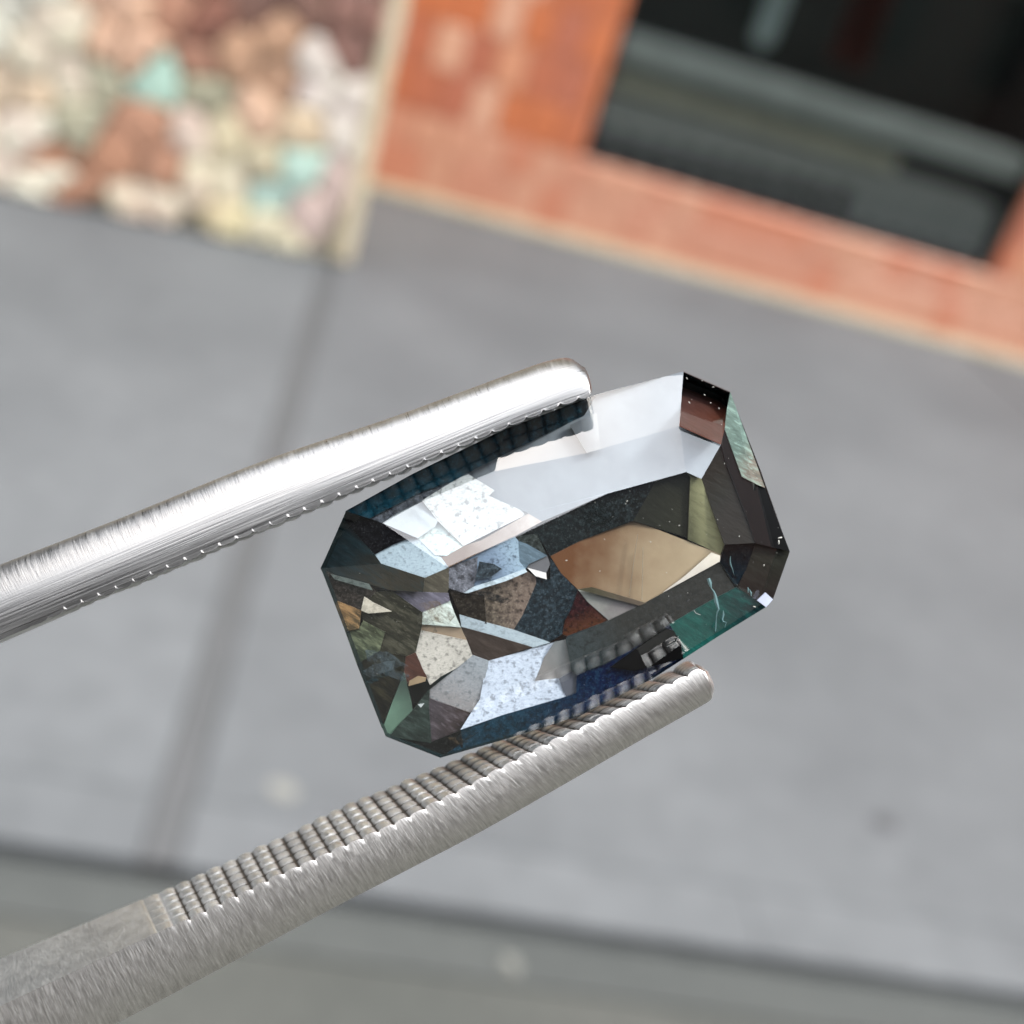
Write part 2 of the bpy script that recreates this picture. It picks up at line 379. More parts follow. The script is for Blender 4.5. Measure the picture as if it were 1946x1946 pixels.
# crown surface: clear, with the true surface reflection of a cut stone
b = NB('polished_crown'); b.t.nodes.remove(b.p)
tr = b.n('ShaderNodeBsdfTransparent'); tr.inputs['Color'].default_value = (.94, .96, .96, 1)
gl = b.n('ShaderNodeBsdfGlossy'); gl.inputs['Roughness'].default_value = .0; gl.inputs['Color'].default_value = (1, 1, 1, 1)
fr = b.n('ShaderNodeFresnel'); fr.inputs['IOR'].default_value = 1.82
ge = b.n('ShaderNodeNewGeometry'); ma = b.n('ShaderNodeMath', operation='SUBTRACT'); ma.inputs[0].default_value = 1; b.l(ge.outputs['Backfacing'], ma.inputs[1])
mb_ = b.n('ShaderNodeMath', operation='MULTIPLY'); b.l(ma.outputs[0], mb_.inputs[0]); b.l(fr.outputs[0], mb_.inputs[1])
ms = b.n('ShaderNodeMixShader'); b.l(mb_.outputs[0], ms.inputs[0]); b.l(tr.outputs[0], ms.inputs[1]); b.l(gl.outputs[0], ms.inputs[2]); b.l(ms.outputs[0], b.o.inputs['Surface'])
m_crown = b.m
# facets are planar groups: (list of index pairs) corners and sides of the octagon
sides = [[0, 1], [1, 2, 3], [3, 4, 5], [5, 6], [6, 7, 8], [8, 9], [9, 10], [10, 11, 12], [12, 13, 14, 15], [15, 16], [16, 17], [17, 0]]
cvs, cfs = [], []
def addf(pts):
    i0 = len(cvs); cvs.extend(pts)
    # orient towards +z
    n = np.zeros(3)
    for k in range(len(pts)): n += np.cross(pts[k], pts[(k + 1) % len(pts)])
    idx = list(range(i0, i0 + len(pts)));  cfs.append(idx if n[2] > 0 else idx[::-1])
def planar(pts):                      # least-squares plane, keep x,y
    A = np.array([[p[0], p[1], 1] for p in pts]); s = np.linalg.lstsq(A, np.array([p[2] for p in pts]), rcond=None)[0]
    return [np.array((p[0], p[1], s[0] * p[0] + s[1] * p[1] + s[2])) for p in pts]
dn = np.array((0, 0, 1.0))
corner = [G[5] - dn * .75, G[6] - dn * .80, M[6] + dn * .22, M[5] + dn * .12]
for sd_ in sides:
    addf(planar(corner if sd_ == [5, 6] else [G[i] for i in sd_] + [M[i] for i in reversed(sd_)]))
    addf(planar([M[i] for i in sd_] + [T[i] for i in reversed(sd_)]))
crown = mesh_obj('crown', [c * MM for c in cvs], cfs, m_crown, gem)
tb = planar(T); n_ = list(range(len(tb)))[::-1]
table = mesh_obj('table', [c * MM for c in tb], [n_], m_crown, gem)
# pavilion body closing the stone at the back
b = NB('dark_sapphire_body'); b.p.inputs['Base Color'].default_value = (.003, .008, .009, 1); b.p.inputs['Roughness'].default_value = .12
m_body = b.m
G1 = [g * np.array((.999, .999, 1)) - np.array((0, 0, .03)) for g in G]
cen = np.mean(G, axis=0); B0 = [cen + (g - cen) * .985 + np.array((0, 0, -.55)) for g in G]; B1 = [cen + (g - cen) * .72 + np.array((0, 0, -1.5)) for g in G]; B2 = [cen + (g - cen) * np.array((.42, .12, 1)) + np.array((0, 0, -3.1)) for g in G]
bv = G1 + B0 + B1 + B2; nG = len(G); bf = []
for L in range(3):
    for k in range(nG): j = (k + 1) % nG; bf.append((L * nG + k, L * nG + j, (L + 1) * nG + j, (L + 1) * nG + k))
bf.append(tuple(range(3 * nG, 4 * nG)))
mesh_obj('pavilion', [c * MM for c in bv], bf, m_body, gem)

Q = .55                              # display value -> base colour under this light
def facet_paint_mat(c1, c2, p1, p2, style, amp=1.0):  # stone colour with reflected light and shade painted in
    b = NB('sapphire_colour_and_light_' + style); v = b.mul(b.coord(), (1000, 1000, 1000))
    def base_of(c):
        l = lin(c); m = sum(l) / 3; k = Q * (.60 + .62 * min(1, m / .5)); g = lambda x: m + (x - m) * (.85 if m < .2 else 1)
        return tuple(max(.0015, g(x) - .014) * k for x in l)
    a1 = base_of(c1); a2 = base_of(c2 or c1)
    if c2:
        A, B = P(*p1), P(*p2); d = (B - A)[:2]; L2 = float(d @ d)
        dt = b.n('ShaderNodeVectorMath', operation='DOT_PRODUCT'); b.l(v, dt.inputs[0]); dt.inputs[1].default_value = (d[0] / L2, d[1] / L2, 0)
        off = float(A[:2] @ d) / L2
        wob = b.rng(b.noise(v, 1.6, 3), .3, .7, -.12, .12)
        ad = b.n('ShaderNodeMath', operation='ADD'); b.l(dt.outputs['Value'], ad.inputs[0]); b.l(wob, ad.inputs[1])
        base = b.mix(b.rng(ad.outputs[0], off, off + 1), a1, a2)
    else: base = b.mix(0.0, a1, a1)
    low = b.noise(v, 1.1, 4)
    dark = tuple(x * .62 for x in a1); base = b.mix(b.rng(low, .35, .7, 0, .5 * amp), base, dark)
    hgt = None
    if style == 'speck':              # pale tone, partly painted sky light, peppered with dark crystals
        n1 = b.noise(v, 7.5, 3.5, .5); n2 = b.noise(b.mul(v, (1, 1.6, 1)), 17, 2, .6)
        dn_ = b.n('ShaderNodeMath', operation='MULTIPLY_ADD'); b.l(low, dn_.inputs[0]); dn_.inputs[1].default_value = .26; b.l(n1, dn_.inputs[2])
        n3 = b.noise(b.mul(v, (1, 1.5, 1)), 11, 3, .7)
        base = b.mix(b.rng(dn_.outputs[0], .685, .78, 0, .9 * amp), base, tuple(x * .36 for x in a1))
        base = b.mix(b.rng(n3, .55, .66, 0, .55 * amp), base, tuple(x * .4 for x in a1))
        base = b.mix(b.rng(n2, .56, .66, 0, .5 * amp), base, tuple(x * .5 for x in a1))
        base = b.mix(b.rng(n2, .30, .44, .35, 0), base, tuple(min(.9, x * 1.25 + .01) for x in a1)); hgt = n1
    elif style == 'dkspeck':
        n1 = b.noise(v, 9.5, 4, .65); n2 = b.noise(v, 24, 2, .6)
        base = b.mix(b.rng(n1, .50, .64, 0, 1.0 * amp), base, tuple(x * 2.8 + .012 for x in a1))
        base = b.mix(b.rng(n2, .58, .66, 0, .9 * amp), base, tuple(x * 4 + .04 for x in a1))
        base = b.mix(b.rng(n1, .36, .48, .85, 0), base, tuple(x * .25 for x in a1)); hgt = n1
    elif style == 'silk':             # feathery streaks
        r = b.n('ShaderNodeVectorRotate'); r.rotation_type = 'Z_AXIS'; r.inputs['Angle'].default_value = R(32); b.l(v, r.inputs['Vector'])
        s = b.mul(r.outputs[0], (1.3, 5.5, 2)); n1 = b.noise(s, 1.5, 5, .65); n2 = b.noise(s, 5, 3, .6)
        base = b.mix(b.rng(n1, .50, .66, 0, 1.2 * amp), base, tuple(x * 2.1 + .004 for x in a1))
        base = b.mix(b.rng(n1, .36, .48, 1.1 * amp, 0), base, tuple(x * .38 for x in a1))
        base = b.mix(b.rng(n2, .57, .68, 0, .8 * amp), base, tuple(x * 2.8 + .01 for x in a1)); hgt = n1
    else:
        n1 = b.noise(v, 5, 4, .6); base = b.mix(b.rng(n1, .45, .75, 0, .22 * amp), base, tuple(x * 1.3 + .002 for x in a1))
    b.l(base, b.p.inputs['Base Color'])
    b.p.inputs['Roughness'].default_value = .3; b.p.inputs['Specular IOR Level'].default_value = .12
    if hgt is not None: b.bump(hgt, .25, .00004)
    return b.m
# stone colour with painted sky and jaw reflections, facet by facet: outline, colour, (second colour, from, to), texture style
Z = []
def zf(pts, c, style='plain', c2=None, p1=None, p2=None, dz=0.0, tilt=None, amp=1.0, label=None): Z.append((pts, c, style, c2, p1, p2, dz, tilt, amp, label))
zf([(657,971),(785,900),(960,815),(1135,749),(1110,790),(905,890),(860,915),(800,935),(702,985)], (8,78,98), 'dkspeck', (30,36,42), (800,930), (940,850), amp=.35)  # dark tone repeats the upper jaw's reflection, painted into the facet
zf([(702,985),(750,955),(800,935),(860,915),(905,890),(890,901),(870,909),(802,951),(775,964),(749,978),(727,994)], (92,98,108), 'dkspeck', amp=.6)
zf([(727,994),(749,978),(775,964),(802,951),(832,990),(827,1001),(794,1023)], (200,210,216), 'plain')  # white of the top band: bright sky painted as base colour
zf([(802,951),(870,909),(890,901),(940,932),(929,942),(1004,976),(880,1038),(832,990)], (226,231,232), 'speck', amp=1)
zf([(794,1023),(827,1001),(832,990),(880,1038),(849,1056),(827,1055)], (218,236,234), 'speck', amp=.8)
zf([(890,901),(905,890),(1110,790),(1135,749),(1299,706),(1291,810),(1370,845),(1333,910),(1304,897),(1154,938),(1030,991),(978,1019),(1004,976),(929,942),(940,932)], (158,166,174), 'plain')  # pale grey painted in beneath the sky reflection of the band
zf([(1083,808),(1115,861),(1141,854),(1134,784)], (130,136,142), 'plain', (180,186,192), (1100,835), (1140,825), dz=.12)  # darker wedge of the bright band, its shade painted in
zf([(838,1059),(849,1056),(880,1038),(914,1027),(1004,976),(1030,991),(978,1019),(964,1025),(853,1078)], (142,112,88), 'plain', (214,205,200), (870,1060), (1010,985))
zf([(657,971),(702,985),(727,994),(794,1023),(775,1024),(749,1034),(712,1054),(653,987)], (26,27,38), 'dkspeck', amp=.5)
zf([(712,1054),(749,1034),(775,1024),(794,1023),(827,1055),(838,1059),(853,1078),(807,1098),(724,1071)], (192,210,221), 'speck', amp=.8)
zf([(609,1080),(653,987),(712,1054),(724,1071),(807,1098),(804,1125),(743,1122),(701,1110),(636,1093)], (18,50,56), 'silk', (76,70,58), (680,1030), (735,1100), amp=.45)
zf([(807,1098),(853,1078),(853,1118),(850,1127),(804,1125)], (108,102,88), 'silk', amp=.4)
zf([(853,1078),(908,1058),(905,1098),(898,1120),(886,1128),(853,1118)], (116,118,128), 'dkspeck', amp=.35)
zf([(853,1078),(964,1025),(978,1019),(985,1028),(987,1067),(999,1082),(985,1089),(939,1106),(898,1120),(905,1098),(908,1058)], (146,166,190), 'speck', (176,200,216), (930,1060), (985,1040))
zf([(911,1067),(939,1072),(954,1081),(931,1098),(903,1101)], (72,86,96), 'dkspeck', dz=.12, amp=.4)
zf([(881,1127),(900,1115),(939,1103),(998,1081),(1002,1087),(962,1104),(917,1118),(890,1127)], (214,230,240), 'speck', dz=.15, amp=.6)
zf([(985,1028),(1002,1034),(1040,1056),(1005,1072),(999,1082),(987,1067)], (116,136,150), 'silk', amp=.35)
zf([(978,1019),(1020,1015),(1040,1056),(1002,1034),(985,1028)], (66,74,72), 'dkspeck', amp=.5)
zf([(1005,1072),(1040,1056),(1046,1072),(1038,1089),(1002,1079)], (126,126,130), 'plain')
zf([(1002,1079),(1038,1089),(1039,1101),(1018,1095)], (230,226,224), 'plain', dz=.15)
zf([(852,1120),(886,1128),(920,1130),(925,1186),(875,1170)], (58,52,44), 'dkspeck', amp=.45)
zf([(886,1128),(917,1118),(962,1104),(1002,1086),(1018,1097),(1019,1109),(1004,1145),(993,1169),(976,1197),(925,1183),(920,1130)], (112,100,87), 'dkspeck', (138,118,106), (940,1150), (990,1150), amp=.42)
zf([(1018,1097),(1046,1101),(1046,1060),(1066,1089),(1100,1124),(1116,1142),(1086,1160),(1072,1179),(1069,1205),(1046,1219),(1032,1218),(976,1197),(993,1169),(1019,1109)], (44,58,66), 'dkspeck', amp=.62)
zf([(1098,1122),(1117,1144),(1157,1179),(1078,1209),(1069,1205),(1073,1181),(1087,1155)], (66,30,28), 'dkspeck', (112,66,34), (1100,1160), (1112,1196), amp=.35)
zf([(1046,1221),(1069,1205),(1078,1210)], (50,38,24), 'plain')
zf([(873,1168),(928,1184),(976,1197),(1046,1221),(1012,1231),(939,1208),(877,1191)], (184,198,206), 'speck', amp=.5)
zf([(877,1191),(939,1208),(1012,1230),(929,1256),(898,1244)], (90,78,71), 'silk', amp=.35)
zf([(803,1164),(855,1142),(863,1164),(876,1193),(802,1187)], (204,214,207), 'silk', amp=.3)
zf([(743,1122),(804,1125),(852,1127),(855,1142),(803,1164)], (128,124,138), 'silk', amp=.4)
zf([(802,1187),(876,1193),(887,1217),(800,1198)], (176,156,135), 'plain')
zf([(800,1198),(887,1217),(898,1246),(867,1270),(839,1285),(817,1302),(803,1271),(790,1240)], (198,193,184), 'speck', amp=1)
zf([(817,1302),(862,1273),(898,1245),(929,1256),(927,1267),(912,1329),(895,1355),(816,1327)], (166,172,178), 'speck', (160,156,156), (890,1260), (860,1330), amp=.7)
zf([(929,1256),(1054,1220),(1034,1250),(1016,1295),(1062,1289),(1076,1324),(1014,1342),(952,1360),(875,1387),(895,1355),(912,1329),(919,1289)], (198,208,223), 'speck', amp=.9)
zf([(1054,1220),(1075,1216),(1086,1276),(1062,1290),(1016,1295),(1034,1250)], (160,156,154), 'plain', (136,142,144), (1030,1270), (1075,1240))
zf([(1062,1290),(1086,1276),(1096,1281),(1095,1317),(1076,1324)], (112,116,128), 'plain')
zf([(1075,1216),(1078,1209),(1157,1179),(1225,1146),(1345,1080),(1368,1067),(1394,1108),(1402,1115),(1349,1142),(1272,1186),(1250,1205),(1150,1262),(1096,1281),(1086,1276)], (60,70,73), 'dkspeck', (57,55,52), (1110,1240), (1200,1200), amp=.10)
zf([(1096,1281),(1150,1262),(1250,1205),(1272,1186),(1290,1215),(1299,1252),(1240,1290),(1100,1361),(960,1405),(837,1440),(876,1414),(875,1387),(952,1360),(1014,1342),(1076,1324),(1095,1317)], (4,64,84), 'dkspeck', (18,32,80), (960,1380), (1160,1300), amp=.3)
zf([(1263,1193),(1280,1198),(1294,1220),(1297,1251),(1205,1275),(1160,1268)], (12,12,20), 'plain', dz=.14)  # black patch: reflection of the jaw tip painted on
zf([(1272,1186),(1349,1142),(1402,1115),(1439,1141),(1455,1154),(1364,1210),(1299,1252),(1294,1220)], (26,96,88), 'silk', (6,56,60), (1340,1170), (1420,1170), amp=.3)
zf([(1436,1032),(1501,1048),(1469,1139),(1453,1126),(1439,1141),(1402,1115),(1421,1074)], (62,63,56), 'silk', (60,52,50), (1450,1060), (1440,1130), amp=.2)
zf([(1439,1141),(1455,1126),(1469,1139),(1456,1154)], (214,222,243), 'plain', dz=.1)  # small corner facet whitened in its colour to look lit
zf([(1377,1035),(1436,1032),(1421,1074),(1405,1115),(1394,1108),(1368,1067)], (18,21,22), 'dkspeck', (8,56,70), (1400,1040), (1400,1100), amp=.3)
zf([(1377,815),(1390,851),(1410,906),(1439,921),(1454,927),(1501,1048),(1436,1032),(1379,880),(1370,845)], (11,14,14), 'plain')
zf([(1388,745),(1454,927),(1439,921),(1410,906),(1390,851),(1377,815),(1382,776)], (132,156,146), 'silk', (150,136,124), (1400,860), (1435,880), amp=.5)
zf([(1299,706),(1388,745),(1382,776),(1377,815),(1370,845),(1291,810)], (98,70,66), 'silk', (104,60,46), (1330,740), (1350,800), amp=.2, label='corner')  # brick-red reflection painted into this corner facet's colour
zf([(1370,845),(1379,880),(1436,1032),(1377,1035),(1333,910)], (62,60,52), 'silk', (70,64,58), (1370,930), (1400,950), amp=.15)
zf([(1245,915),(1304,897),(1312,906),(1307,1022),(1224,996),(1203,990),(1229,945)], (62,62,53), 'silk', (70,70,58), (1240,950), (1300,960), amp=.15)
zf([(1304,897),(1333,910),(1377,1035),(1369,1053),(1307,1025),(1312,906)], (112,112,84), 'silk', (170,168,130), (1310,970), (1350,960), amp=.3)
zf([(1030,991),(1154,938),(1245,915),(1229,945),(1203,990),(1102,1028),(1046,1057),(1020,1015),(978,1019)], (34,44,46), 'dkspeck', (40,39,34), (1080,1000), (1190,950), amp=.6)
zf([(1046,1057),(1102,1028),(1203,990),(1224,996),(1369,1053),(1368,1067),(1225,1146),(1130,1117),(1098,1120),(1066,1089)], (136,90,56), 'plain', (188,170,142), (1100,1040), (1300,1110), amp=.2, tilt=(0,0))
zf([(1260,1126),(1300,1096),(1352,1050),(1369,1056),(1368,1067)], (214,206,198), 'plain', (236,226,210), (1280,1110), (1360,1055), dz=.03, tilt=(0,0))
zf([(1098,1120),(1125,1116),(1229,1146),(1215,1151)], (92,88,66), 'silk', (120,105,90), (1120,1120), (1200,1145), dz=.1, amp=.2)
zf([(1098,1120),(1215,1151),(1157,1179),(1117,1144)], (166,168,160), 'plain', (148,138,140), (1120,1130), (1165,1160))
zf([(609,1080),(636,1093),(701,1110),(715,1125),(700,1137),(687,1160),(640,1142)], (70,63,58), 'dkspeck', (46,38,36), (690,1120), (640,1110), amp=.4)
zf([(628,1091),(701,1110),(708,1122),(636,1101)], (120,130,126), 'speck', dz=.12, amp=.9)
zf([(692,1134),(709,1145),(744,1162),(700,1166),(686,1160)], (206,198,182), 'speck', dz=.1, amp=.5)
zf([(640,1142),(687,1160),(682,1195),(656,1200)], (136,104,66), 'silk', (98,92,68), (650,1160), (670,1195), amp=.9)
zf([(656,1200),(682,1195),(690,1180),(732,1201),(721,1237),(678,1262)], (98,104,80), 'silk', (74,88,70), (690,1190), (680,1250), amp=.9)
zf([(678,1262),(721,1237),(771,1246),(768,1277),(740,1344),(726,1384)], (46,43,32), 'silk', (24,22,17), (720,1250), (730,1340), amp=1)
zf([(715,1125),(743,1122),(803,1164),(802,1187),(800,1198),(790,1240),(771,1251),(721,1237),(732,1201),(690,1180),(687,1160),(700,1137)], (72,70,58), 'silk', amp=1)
zf([(768,1277),(782,1335),(784,1350),(755,1380),(740,1400),(727,1384),(744,1338)], (84,104,94), 'plain', (124,156,136), (770,1310), (745,1380))
zf([(771,1248),(790,1240),(803,1271),(812,1288),(775,1302),(768,1277)], (100,66,56), 'silk', amp=.3)
zf([(778,1294),(794,1285),(810,1288),(808,1295),(776,1304)], (172,150,122), 'plain', dz=.1)
zf([(775,1302),(812,1288),(822,1290),(864,1273),(817,1310),(793,1339),(782,1335)], (14,17,21), 'plain', (30,52,56), (800,1310), (850,1280))
zf([(816,1327),(895,1355),(875,1388),(820,1410),(815,1340)], (96,87,93), 'silk', (80,66,64), (830,1340), (880,1360), amp=.5)
zf([(793,1339),(817,1306),(816,1327),(815,1340),(820,1412),(740,1400),(755,1380),(784,1350)], (56,68,63), 'silk', amp=.7)
zf([(740,1400),(820,1410),(876,1388),(880,1420),(837,1440),(732,1399)], (7,14,15), 'dkspeck', amp=.4)
zf([(794,1339),(806,1337),(800,1345)], (190,195,195), 'plain', dz=.1)
rz_ = random.Random(3)
def in_poly(u, v, poly):
    r = False
    for k in range(len(poly)):
        (x1, y1), (x2, y2) = poly[k], poly[k - 1]
        if (y1 > v) != (y2 > v) and u < (x2 - x1) * (v - y1) / (y2 - y1) + x1: r = not r
    return r
def inside_depth(u, v):               # distance from the girdle in px
    d = 1e9
    for k in range(len(Gp)):
        a, c = np.array(Gp[k], float), np.array(Gp[(k + 1) % len(Gp)], float); p = np.array((u, v)); t = max(0, min(1, ((p - a) @ (c - a)) / ((c - a) @ (c - a))))
        d = min(d, np.linalg.norm(p - a - t * (c - a)))
    return d
zi = 0
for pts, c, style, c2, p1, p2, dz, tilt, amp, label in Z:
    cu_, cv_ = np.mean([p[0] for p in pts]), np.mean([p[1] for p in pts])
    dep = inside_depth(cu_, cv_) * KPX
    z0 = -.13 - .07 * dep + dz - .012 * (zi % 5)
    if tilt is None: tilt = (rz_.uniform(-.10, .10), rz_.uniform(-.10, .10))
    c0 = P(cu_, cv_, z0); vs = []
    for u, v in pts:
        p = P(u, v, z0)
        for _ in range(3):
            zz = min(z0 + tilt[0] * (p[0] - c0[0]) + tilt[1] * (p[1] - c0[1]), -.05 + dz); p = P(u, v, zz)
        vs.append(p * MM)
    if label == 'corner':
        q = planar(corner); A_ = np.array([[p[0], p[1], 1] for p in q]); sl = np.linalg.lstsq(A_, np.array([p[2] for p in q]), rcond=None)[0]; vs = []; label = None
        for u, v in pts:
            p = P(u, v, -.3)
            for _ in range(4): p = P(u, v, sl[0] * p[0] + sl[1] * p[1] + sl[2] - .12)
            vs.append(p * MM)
    n = len(vs); mat = facet_paint_mat(c, c2, p1, p2, style, amp)
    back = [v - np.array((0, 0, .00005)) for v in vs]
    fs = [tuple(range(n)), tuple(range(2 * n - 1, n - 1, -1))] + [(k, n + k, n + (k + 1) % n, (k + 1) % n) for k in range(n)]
    o = mesh_obj('painted_facet', vs + back, fs, mat, gem)
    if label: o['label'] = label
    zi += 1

def veil_mat(c, dens, ang, seed):
    b = NB('veil'); v = b.mul(b.coord(), (1000, 1000, 1000))
    r = b.n('ShaderNodeVectorRotate'); r.rotation_type = 'Z_AXIS'; r.inputs['Angle'].default_value = ang; b.l(v, r.inputs['Vector'])
    ad = b.n('ShaderNodeVectorMath', operation='ADD'); b.l(r.outputs[0], ad.inputs[0]); ad.inputs[1].default_value = (seed, seed * 2, 0)
    n1 = b.noise(b.mul(ad.outputs[0], (1, 2.6, 1)), 2.2, 5, .65); n2 = b.noise(ad.outputs[0], 14, 3, .6)
    m1 = b.n('ShaderNodeMath', operation='MULTIPLY'); b.l(b.rng(n1, .40, .66, 0, dens), m1.inputs[0]); b.l(b.rng(n2, .36, .6, .25, 1), m1.inputs[1])
    t_ = b.n('ShaderNodeBsdfTransparent'); ms = b.n('ShaderNodeMixShader'); b.l(m1.outputs[0], ms.inputs[0]); b.l(t_.outputs[0], ms.inputs[1]); b.l(b.p.outputs[0], ms.inputs[2])
    b.l(ms.outputs[0], b.o.inputs['Surface']); b.p.inputs['Base Color'].default_value = (*[x * .5 for x in lin(c)], 1); b.p.inputs['Roughness'].default_value = .4; b.p.inputs['Specular IOR Level'].default_value = .1
    return b.m
vm = [veil_mat(c, d, a, k * 3.1) for k, (c, d, a) in enumerate([((96, 112, 120), .5, .5), ((20, 30, 34), .7, -.4), ((128, 108, 84), .6, .9), ((90, 88, 78), .5, -.9), ((14, 60, 72), .7, .3)])]
rv = random.Random(21); nv_ = 0
while nv_ < 8:
    u, v = rv.uniform(630, 1180), rv.uniform(960, 1410)
    if u > 1040 or (v < 1075 and u > 700): continue
    d_ = inside_depth(u, v)
    if not all(in_poly(u + a, v + b_, Gp) for a, b_ in ((0, 0),)) or d_ < 16: continue
    L_ = rv.uniform(35, 110); L_ = min(L_, d_ * 1.6); W_ = L_ * rv.uniform(.15, .55); an = rv.choice((-.38, -.45, 1.1, .35, .3)) + rv.uniform(-.15, .15)
    q = [(-L_, -W_ * .3), (-L_ * .2, -W_), (L_, -W_ * .5), (L_ * .7, W_ * .8), (-L_ * .6, W_)]
    pts = [(u + (x * math.cos(an) - y * math.sin(an)) * .6, v + (x * math.sin(an) + y * math.cos(an)) * .6) for x, y in q]
    if not all(in_poly(a, b_, Gp) for a, b_ in pts): continue
    z = -.03 - .012 * (nv_ % 6); vs = [P(a, b_, z) * MM for a, b_ in pts] + [P(a, b_, z - .008) * MM for a, b_ in pts]
    fs = [tuple(range(5)), tuple(range(9, 4, -1))] + [(k, 5 + k, 5 + (k + 1) % 5, (k + 1) % 5) for k in range(5)]
    mesh_obj('veil_inclusion', vs, fs, vm[nv_ % 5 if nv_ <= 34 else (1, 4, 2)[nv_ % 3]], gem); nv_ += 1

# feathers, needles, painted glints and dust
def ribbon(name, pts, wpx, z, mat, jag=0, seed=1, parent=gem):
    r_ = random.Random(seed); vs = []; fs = []
    for k, (u, v) in enumerate(pts):
        a = np.array(pts[max(0, k - 1)], float); c = np.array(pts[min(len(pts) - 1, k + 1)], float); d = (c - a) / np.linalg.norm(c - a); nn = np.array((-d[1], d[0]))
        ww = (wpx if not isinstance(wpx, (list, tuple)) else wpx[k]) * (.36 + r_.uniform(-jag, jag) * .36)
        q = np.array((u, v)); l_, h_ = q + nn * ww, q - nn * ww
        zz = z if not callable(z) else z(u, v)
        vs += [P(*l_, zz) * MM, P(*q, zz + .03) * MM, P(*h_, zz) * MM]
    for k in range(len(pts) - 1):
        a = 3 * k; fs += [(a, a + 1, a + 4, a + 3), (a + 1, a + 2, a + 5, a + 4)]
    return (vs, fs)
def plain_mat(name, c, rough=.4, metal=0, q=None):
    b = NB(name); b.p.inputs['Base Color'].default_value = (*[x * (q or Q) for x in lin(c)], 1); b.p.inputs['Roughness'].default_value = rough; b.p.inputs['Metallic'].default_value = metal; return b.m
m_gold = plain_mat('growth_line', (196, 192, 176), .4, q=.45)
m_ice = plain_mat('icy_feather', (160, 205, 210), .3, q=.26); m_ln = plain_mat('glint_paint', (225, 230, 226), .4, q=.25); m_dk = plain_mat('dark_needle', (70, 62, 52), .5)
def fcrop(u, v): return (1250 + u * .15528, 950 + v * .15528)
def ecrop(u, v): return (1050 + u * .15528, 1080 + v * .15528)
rb = random.Random(9)
path = [fcrop(*p) for p in [(620, 960), (640, 1020), (655, 1080), (690, 1130), (705, 1180), (715, 1240), (730, 1290), (745, 1340), (725, 1380), (715, 1450), (710, 1540), (705, 1610)]]
v1, f1 = ribbon('x', path, [6, 7, 5, 8, 6, 8, 7, 6, 3, 2, 3, 4], -.04, m_ice, .5, 2)
mesh_obj('feather_inclusion', v1, f1, m_ice, gem)
path = [fcrop(*p) for p in [(800, 1350), (805, 1400), (790, 1460), (800, 1490), (840, 1500), (820, 1560)]]
v1, f1 = ribbon('x', path, [1, 5, 6, 3, 2, 3], -.04, m_ice, .6, 3); mesh_obj('feather_inclusion', v1, f1, m_ice, gem)
path = [fcrop(*p) for p in [(890, 690), (885, 740), (890, 790), (915, 850), (935, 920)]]
v1, f1 = ribbon('x', path, [3, 6, 5, 3, 1], -.2, m_ice, .5, 4); mesh_obj('feather_inclusion', v1, f1, m_ice, gem)
for seg in ([(1100, 1070), (1110, 1100), (1105, 1140)], [(1125, 1100), (1140, 1140), (1145, 1180)]):
    v1, f1 = ribbon('x', [fcrop(*p) for p in seg], [2, 5, 1], -.04, m_ice, .4, 5); mesh_obj('feather_inclusion', v1, f1, m_ice, gem)
for seg, ww in (([(1400, 960), (1510, 900), (1540, 830)], 1.8),
                ([(1730, 515), (1755, 550), (1810, 572)], 1.8)):
    v1, f1 = ribbon('x', [ecrop(*p) for p in seg], ww, .06 if seg[0][0] < 1600 else .5, m_ln, .4, 6); mesh_obj('painted_glint', v1, f1, m_ln, gem)  # short bright glints painted on as pale ribbons
v1, f1 = ribbon('x', [(802, 1187), (840, 1189), (876, 1193)], 1.3, -.25, m_dk, .2, 3); mesh_obj('dark_needle', v1, f1, m_dk, gem)
v1, f1 = ribbon('x', [(1212, 1015), (1204, 1070), (1196, 1132)], .9, -.2, m_gold, .2, 3); mesh_obj('growth_line', v1, f1, m_gold, gem)
v1, f1 = ribbon('x', [(1222, 1040), (1221, 1080), (1220, 1140)], 1.2, -.2, m_gold, .2, 3); mesh_obj('growth_line', v1, f1, m_gold, gem)
v1, f1 = ribbon('x', [(802, 948), (840, 994), (880, 1038)], 1.0, -.05, m_dk, .2, 3); mesh_obj('dark_needle', v1, f1, m_dk, gem)
# dust: irregular chips lying on the polished surface
dust = []
def c2(u, v): return (1030 + u * .2588, 660 + v * .2588)
for (u, v, s) in [(1065, 230, 2.2), (1175, 245, 1.8), (1258, 292, 2), (1195, 350, 3.2), (1100, 385, 2), (1082, 405, 2), (1238, 408, 3), (1318, 567, 2), (1300, 450, 3), (625, 1130, 2.6), (615, 1150, 1.8), (1290, 1265, 2.6),
                  (938, 1280, 2), (865, 1308, 1.4), (955, 1190, 1.3), (1010, 1308, 2), (460, 1410, 1.8), (797, 1428, 2), (915, 1655, 1.6), (1448, 1388, 3), (1745, 1400, 4), (1740, 1430, 4), (1630, 1600, 4), (1070, 1803, 1.6), (930, 1828, 1.5),
                  (1310, 1545, 1), (1500, 1205, 1.3), (1735, 1325, 1.3), (520, 1245, 1.3), (180, 1565, 3), (425, 1440 + 203, 2), (1560, 1905, 3.2), (1370, 815, 1.4), (1340, 855, 2), (390, 1140, 1.3), (755, 645, 1.2), (1725, 1510, 2)]:
    dust.append((*c2(u, v), s))
for _ in range(70):
    t_ = rb.random(); u = 640 + 800 * t_; v = rb.uniform(900, 1400)
    if inside_depth(u, v) > 12 and (u - 609) * .5 + 900 < v + 350: dust.append((u, v, rb.choice((.7, .8, 1.0, 1.3))))
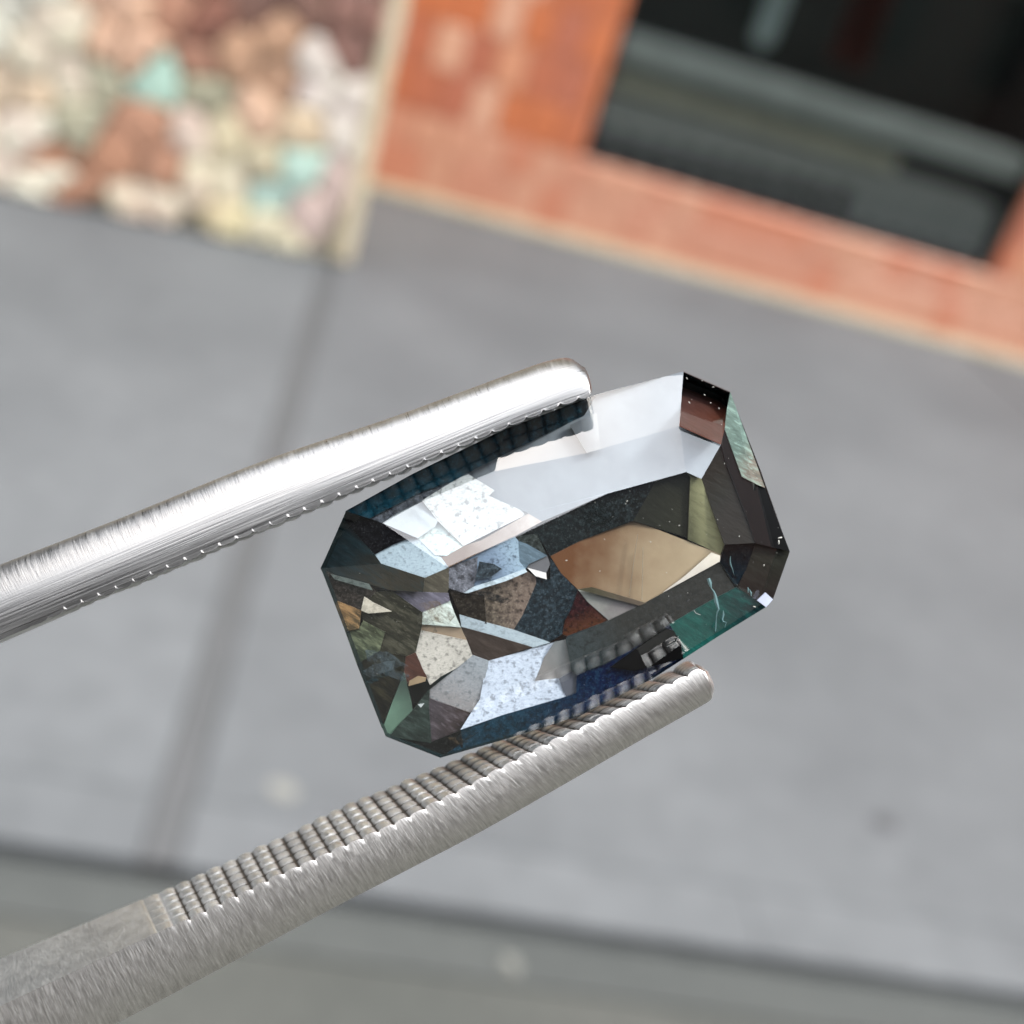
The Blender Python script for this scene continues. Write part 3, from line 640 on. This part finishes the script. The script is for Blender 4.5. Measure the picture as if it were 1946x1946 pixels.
# height of the crown surface from the ring interpolation
def crown_z(u, v):
    d = inside_depth(u, v)
    return min(1.0, d / 95 * .56) if d < 95 else min(1.02, .56 + (d - 95) / 85 * .44)
dv, df = [], []
for u, v, s in dust:
    if not in_poly(u, v, Gp): continue
    z = crown_z(u, v) + .05; a = rb.uniform(0, 3.14); e = rb.uniform(1.0, 3.2 if s > 1.5 else 1.6); s *= .95
    i0 = len(dv)
    for k in range(6):
        t_ = k / 6 * 6.283; r_ = s * rb.uniform(.6, 1.1) * .5
        x, y = math.cos(t_) * r_ * e, math.sin(t_) * r_
        dv.append(P(u + x * math.cos(a) - y * math.sin(a), v + x * math.sin(a) + y * math.cos(a), z) * MM)
    dv.append(P(u, v, z + s * .006) * MM)
    df += [(i0 + (k + 1) % 6, i0 + k, i0 + 6) for k in range(6)]
m_dust = plain_mat('dust', (235, 235, 225), .7, q=.35)
tag(mesh_obj('dust_specks', dv, df, m_dust, gem), 'tiny pale dust specks lying on the polished crown', kind='stuff')

# ------------------------------------------------------------------ tweezers
tw = root('tweezers')
tag(tw, 'brushed steel tweezers with ridged tips gripping the gemstone from the lower left', 'tweezers')
def steel(name, mode):
    b = NB(name); uv = b.coord('UV')
    across = b.noise(b.mul(uv, (20, 1.1, 1)), 1, 4, .75)      # scratches running round the bar
    across2 = b.noise(b.mul(uv, (42, 3.0, 1)), 1, 2, .6)
    along = b.noise(b.mul(uv, (.35, 26, 1)), 1, 3, .6)
    blot = b.noise(uv, 1.2, 4, .6)
    b.p.inputs['Metallic'].default_value = 1
    if mode == 'across': n1 = across; n2 = across2; k = .5
    elif mode == 'both':
        # long scratches near the flat edge, short cross scratches above
        sp = b.n('ShaderNodeSeparateXYZ'); b.l(uv, sp.inputs[0]); f = b.rng(sp.outputs['Y'], .75, 1.05)
        mm = b.n('ShaderNodeMix'); b.l(f, mm.inputs['Factor']); b.l(along, mm.inputs['A']); b.l(across, mm.inputs['B']); n1 = mm.outputs['Result']; n2 = n1
    else: n1 = blot; n2 = across2
    c = b.mix(b.rng(n1, .3, .7), (.20, .197, .193), (.37, .365, .355))
    if mode == 'across': c = b.mix(b.rng(n1, .3, .7), (.50, .475, .45), (.88, .85, .81))
    if mode == 'pad': c = b.mix(b.rng(n1, .35, .65), (.50, .50, .49), (.70, .70, .68))
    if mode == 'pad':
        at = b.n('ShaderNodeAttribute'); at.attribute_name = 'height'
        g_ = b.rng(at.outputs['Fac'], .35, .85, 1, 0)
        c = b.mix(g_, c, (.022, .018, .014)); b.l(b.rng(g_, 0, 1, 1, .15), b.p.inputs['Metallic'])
    b.l(c, b.p.inputs['Base Color'])
    b.l(b.rng(n2, .3, .7, *((.24, .46) if mode == 'both' else (.30, .50))), b.p.inputs['Roughness'])
    b.bump(n2 if mode != 'pad' else n1, .35 if mode == 'across' else (.55 if mode == 'both' else .25), .000012)
    return b.m
def catmull(pts, n):
    pts = np.array(pts, float); res = []
    seg = len(pts) - 1
    d = np.r_[0, np.cumsum(np.linalg.norm(np.diff(pts[:, :3], axis=0), axis=1))]
    for t in n:
        s = t * d[-1]; k = min(seg - 1, max(0, int(np.searchsorted(d, s, side='right') - 1))); x = (s - d[k]) / (d[k + 1] - d[k])
        p1, p2 = pts[k], pts[k + 1]
        p0 = pts[k - 1] if k > 0 else None; p3 = pts[k + 2] if k + 2 <= seg else None
        m1 = (p2 - p0) / (d[k + 1] - d[k - 1]) * (d[k + 1] - d[k]) if p0 is not None else p2 - p1
        m2 = (p3 - p1) / (d[k + 2] - d[k]) * (d[k + 1] - d[k]) if p3 is not None else p2 - p1
        res.append((2 * x ** 3 - 3 * x * x + 1) * p1 + (x ** 3 - 2 * x * x + x) * m1 + (-2 * x ** 3 + 3 * x * x) * p2 + (x ** 3 - x * x) * m2)
    return np.array(res), d[-1]
def jaw(st, teeth_from, period, depth, seed, mode, nrow=5, boxy=.8, extra=()):
    """st: list of (near edge, far edge, crest) points in mm; teeth start at x >= teeth_from"""
    r_ = random.Random(seed)
    flatst = [np.concatenate(s) for s in st]
    NS = 1200; ts = np.linspace(0, 1, NS) ; rows, L = catmull(flatst, ts)
    TH = [0, .012, .03, .055, .085, .12]; TH = TH + list(np.linspace(.16, .84, 17)) + [1 - t for t in reversed(TH)]
    NA, NW = len(TH), 56
    amp = {}; 
    def tooth(s):
        k = math.floor(s / period); rr = random.Random(seed * 1000 + k); return (s / period - k), rr.uniform(.75, 1.1), rr.uniform(-.06, .06), rr
    vb, fb, ub, vp, fp, up, hp = [], [], [], [], [], [], []
    for i, rw in enumerate(rows):
        N, F, B = rw[:3], rw[3:6], rw[6:9]
        C = (N + F) / 2; s = ts[i] * L
        face_n = -(B - C); tang = rows[min(i + 1, NS - 1)][:3] - rows[max(i - 1, 0)][:3]; tang /= np.linalg.norm(tang)
        nf = np.cross(tang, (F - N)); nf /= np.linalg.norm(nf)
        if nf @ face_n < 0: nf = -nf
        on = min(1, max(0, (N[0] - teeth_from) / .8)) 
        ph, hs, off, rr = tooth(s)
        row_r = [rr.uniform(.55, 1.12) for _ in range(nrow)]
        def h(wp):
            a = abs(math.sin(math.pi * ph)) ** .42
            q = wp * nrow; kk = min(nrow - 1, int(q)); rd_ = abs(math.sin(math.pi * (q - int(q) if wp < 1 else 1))) ** .35
            edge = min(1, wp / .03 + .75, (1 - wp) / .03 + .75)
            v = a * hs * (.45 + .55 * rd_ * (.7 + .3 * row_r[kk]))
            if wp < .02 or wp > .98: v = .15 + .8 * a * hs
            return -on * depth * (1 - v)
        hn, hf = h(0), h(1)
        for k in range(NW):
            wp = k / (NW - 1); vp.append((N + (F - N) * wp + nf * h(wp)) * MM); hp.append(1 + h(wp) / depth); up.append((s, wp * 2))
        arc = 0; last = None
        for k in range(NA):
            th = math.pi * TH[k]; cth, sth = math.cos(th), math.sin(th)
            cc = math.copysign(abs(cth) ** boxy, cth); ss = sth ** boxy
            p = C + (N - C) * cc + (B - C) * ss
            if last is not None: arc += np.linalg.norm(p - last)
            last = p
            hh = hn if k < NA / 2 else hf          # a groove cuts the flank down to its floor
            dd = (p - C) @ nf
            if dd > hh: p = p + nf * (hh - dd)
            vb.append(p * MM); ub.append((s, arc))
    for i in range(NS - 1):
        for k in range(NA - 1): a = i * NA + k; fb.append((a, a + NA, a + NA + 1, a + 1))
        for k in range(NW - 1): a = i * NW + k; fp.append((a, a + 1, a + NW + 1, a + NW))
    # rounded tip cap
    base = (NS - 1) * NA; tipn = (rows[-1][:3] + rows[-1][3:6] + rows[-1][6:9]) / 3; tang = rows[-1][:3] - rows[-8][:3]; tang /= np.linalg.norm(tang)
    prev = [base + k for k in range(NA)]; cen = tipn
    for sc, ad in ((.9, .05), (.6, .10), ):
        cur = []
        for k in range(NA):
            p = np.array(vb[base + k]) / MM; q = cen + (p - cen) * sc + tang * ad; cur.append(len(vb)); vb.append(q * MM); ub.append((L + ad, k * .1))
        for k in range(NA - 1): fb.append((prev[k], cur[k], cur[k + 1], prev[k + 1]))
        fb.append((prev[-1], cur[-1], cur[0], prev[0])); prev = cur
    fb.append(tuple(prev))
    jm = mesh_obj('jaw', vb, fb, steel('brushed_steel', mode), tw, smooth=True, uvs=ub)
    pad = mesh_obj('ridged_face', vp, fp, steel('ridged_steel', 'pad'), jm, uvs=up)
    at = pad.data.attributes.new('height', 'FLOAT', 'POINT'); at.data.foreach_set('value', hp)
    bm = bmesh.new()
    for o in (jm, pad):
        bm.clear(); bm.from_mesh(o.data); bmesh.ops.recalc_face_normals(bm, faces=bm.faces); bm.to_mesh(o.data)
    bm.free()
    jm.data.shade_smooth(); pad.data.shade_smooth()
    return jm
ZN, ZF = .75, -1.15
up_st = []
for tpx, epx in [((-900,1432),(-852,1560)), ((-300,1189),(-245,1320)), ((0,1073),(57,1192)), ((248,977),(300,1092)), ((497,877),(548,988)), ((745,793),(786,888)), ((969,711),(1005,797)), ((1050,684),(1085,766)), ((1084,682),(1112,757)), ((1104,696),(1122,750))]:
    N = P(*epx, ZN); B = P(*tpx, -.15); F = P(epx[0] - 4, epx[1] - 22, ZF) 
    F[0] = N[0] - .05; F[1] = N[1] + .06
    up_st.append((N, F, B))
jaw(up_st, P(80, 0)[0], .385, .11, 7, 'both', boxy=1.0)
lo_st = []
for fpx, npx, bpx in [((-900,2210),(-862,2320),(-800,2470)), ((-300,1950),(-272,2042),(-225,2158)), ((0,1822),(25,1900),(75,2008)), ((301,1695),(330,1757),(385,1847)), ((533,1588),(565,1643),(620,1722)), ((673,1521),(715,1577),(760,1648)), ((800,1470),(850,1510),(905,1575)),
                      ((950,1405),(1000,1430),(1060,1490)), ((1100,1345),(1159,1352),(1200,1411)), ((1250,1283),(1285,1290),(1328,1341)), ((1308,1255),(1326,1270),(1350,1326)), ((1318,1256),(1334,1269),(1353,1315))]:
    lo_st.append((P(*npx, .45), P(*fpx, -1.5), P(*bpx, -.35)))
jaw(lo_st, P(300, 0)[0], .365, .12, 23, 'across')
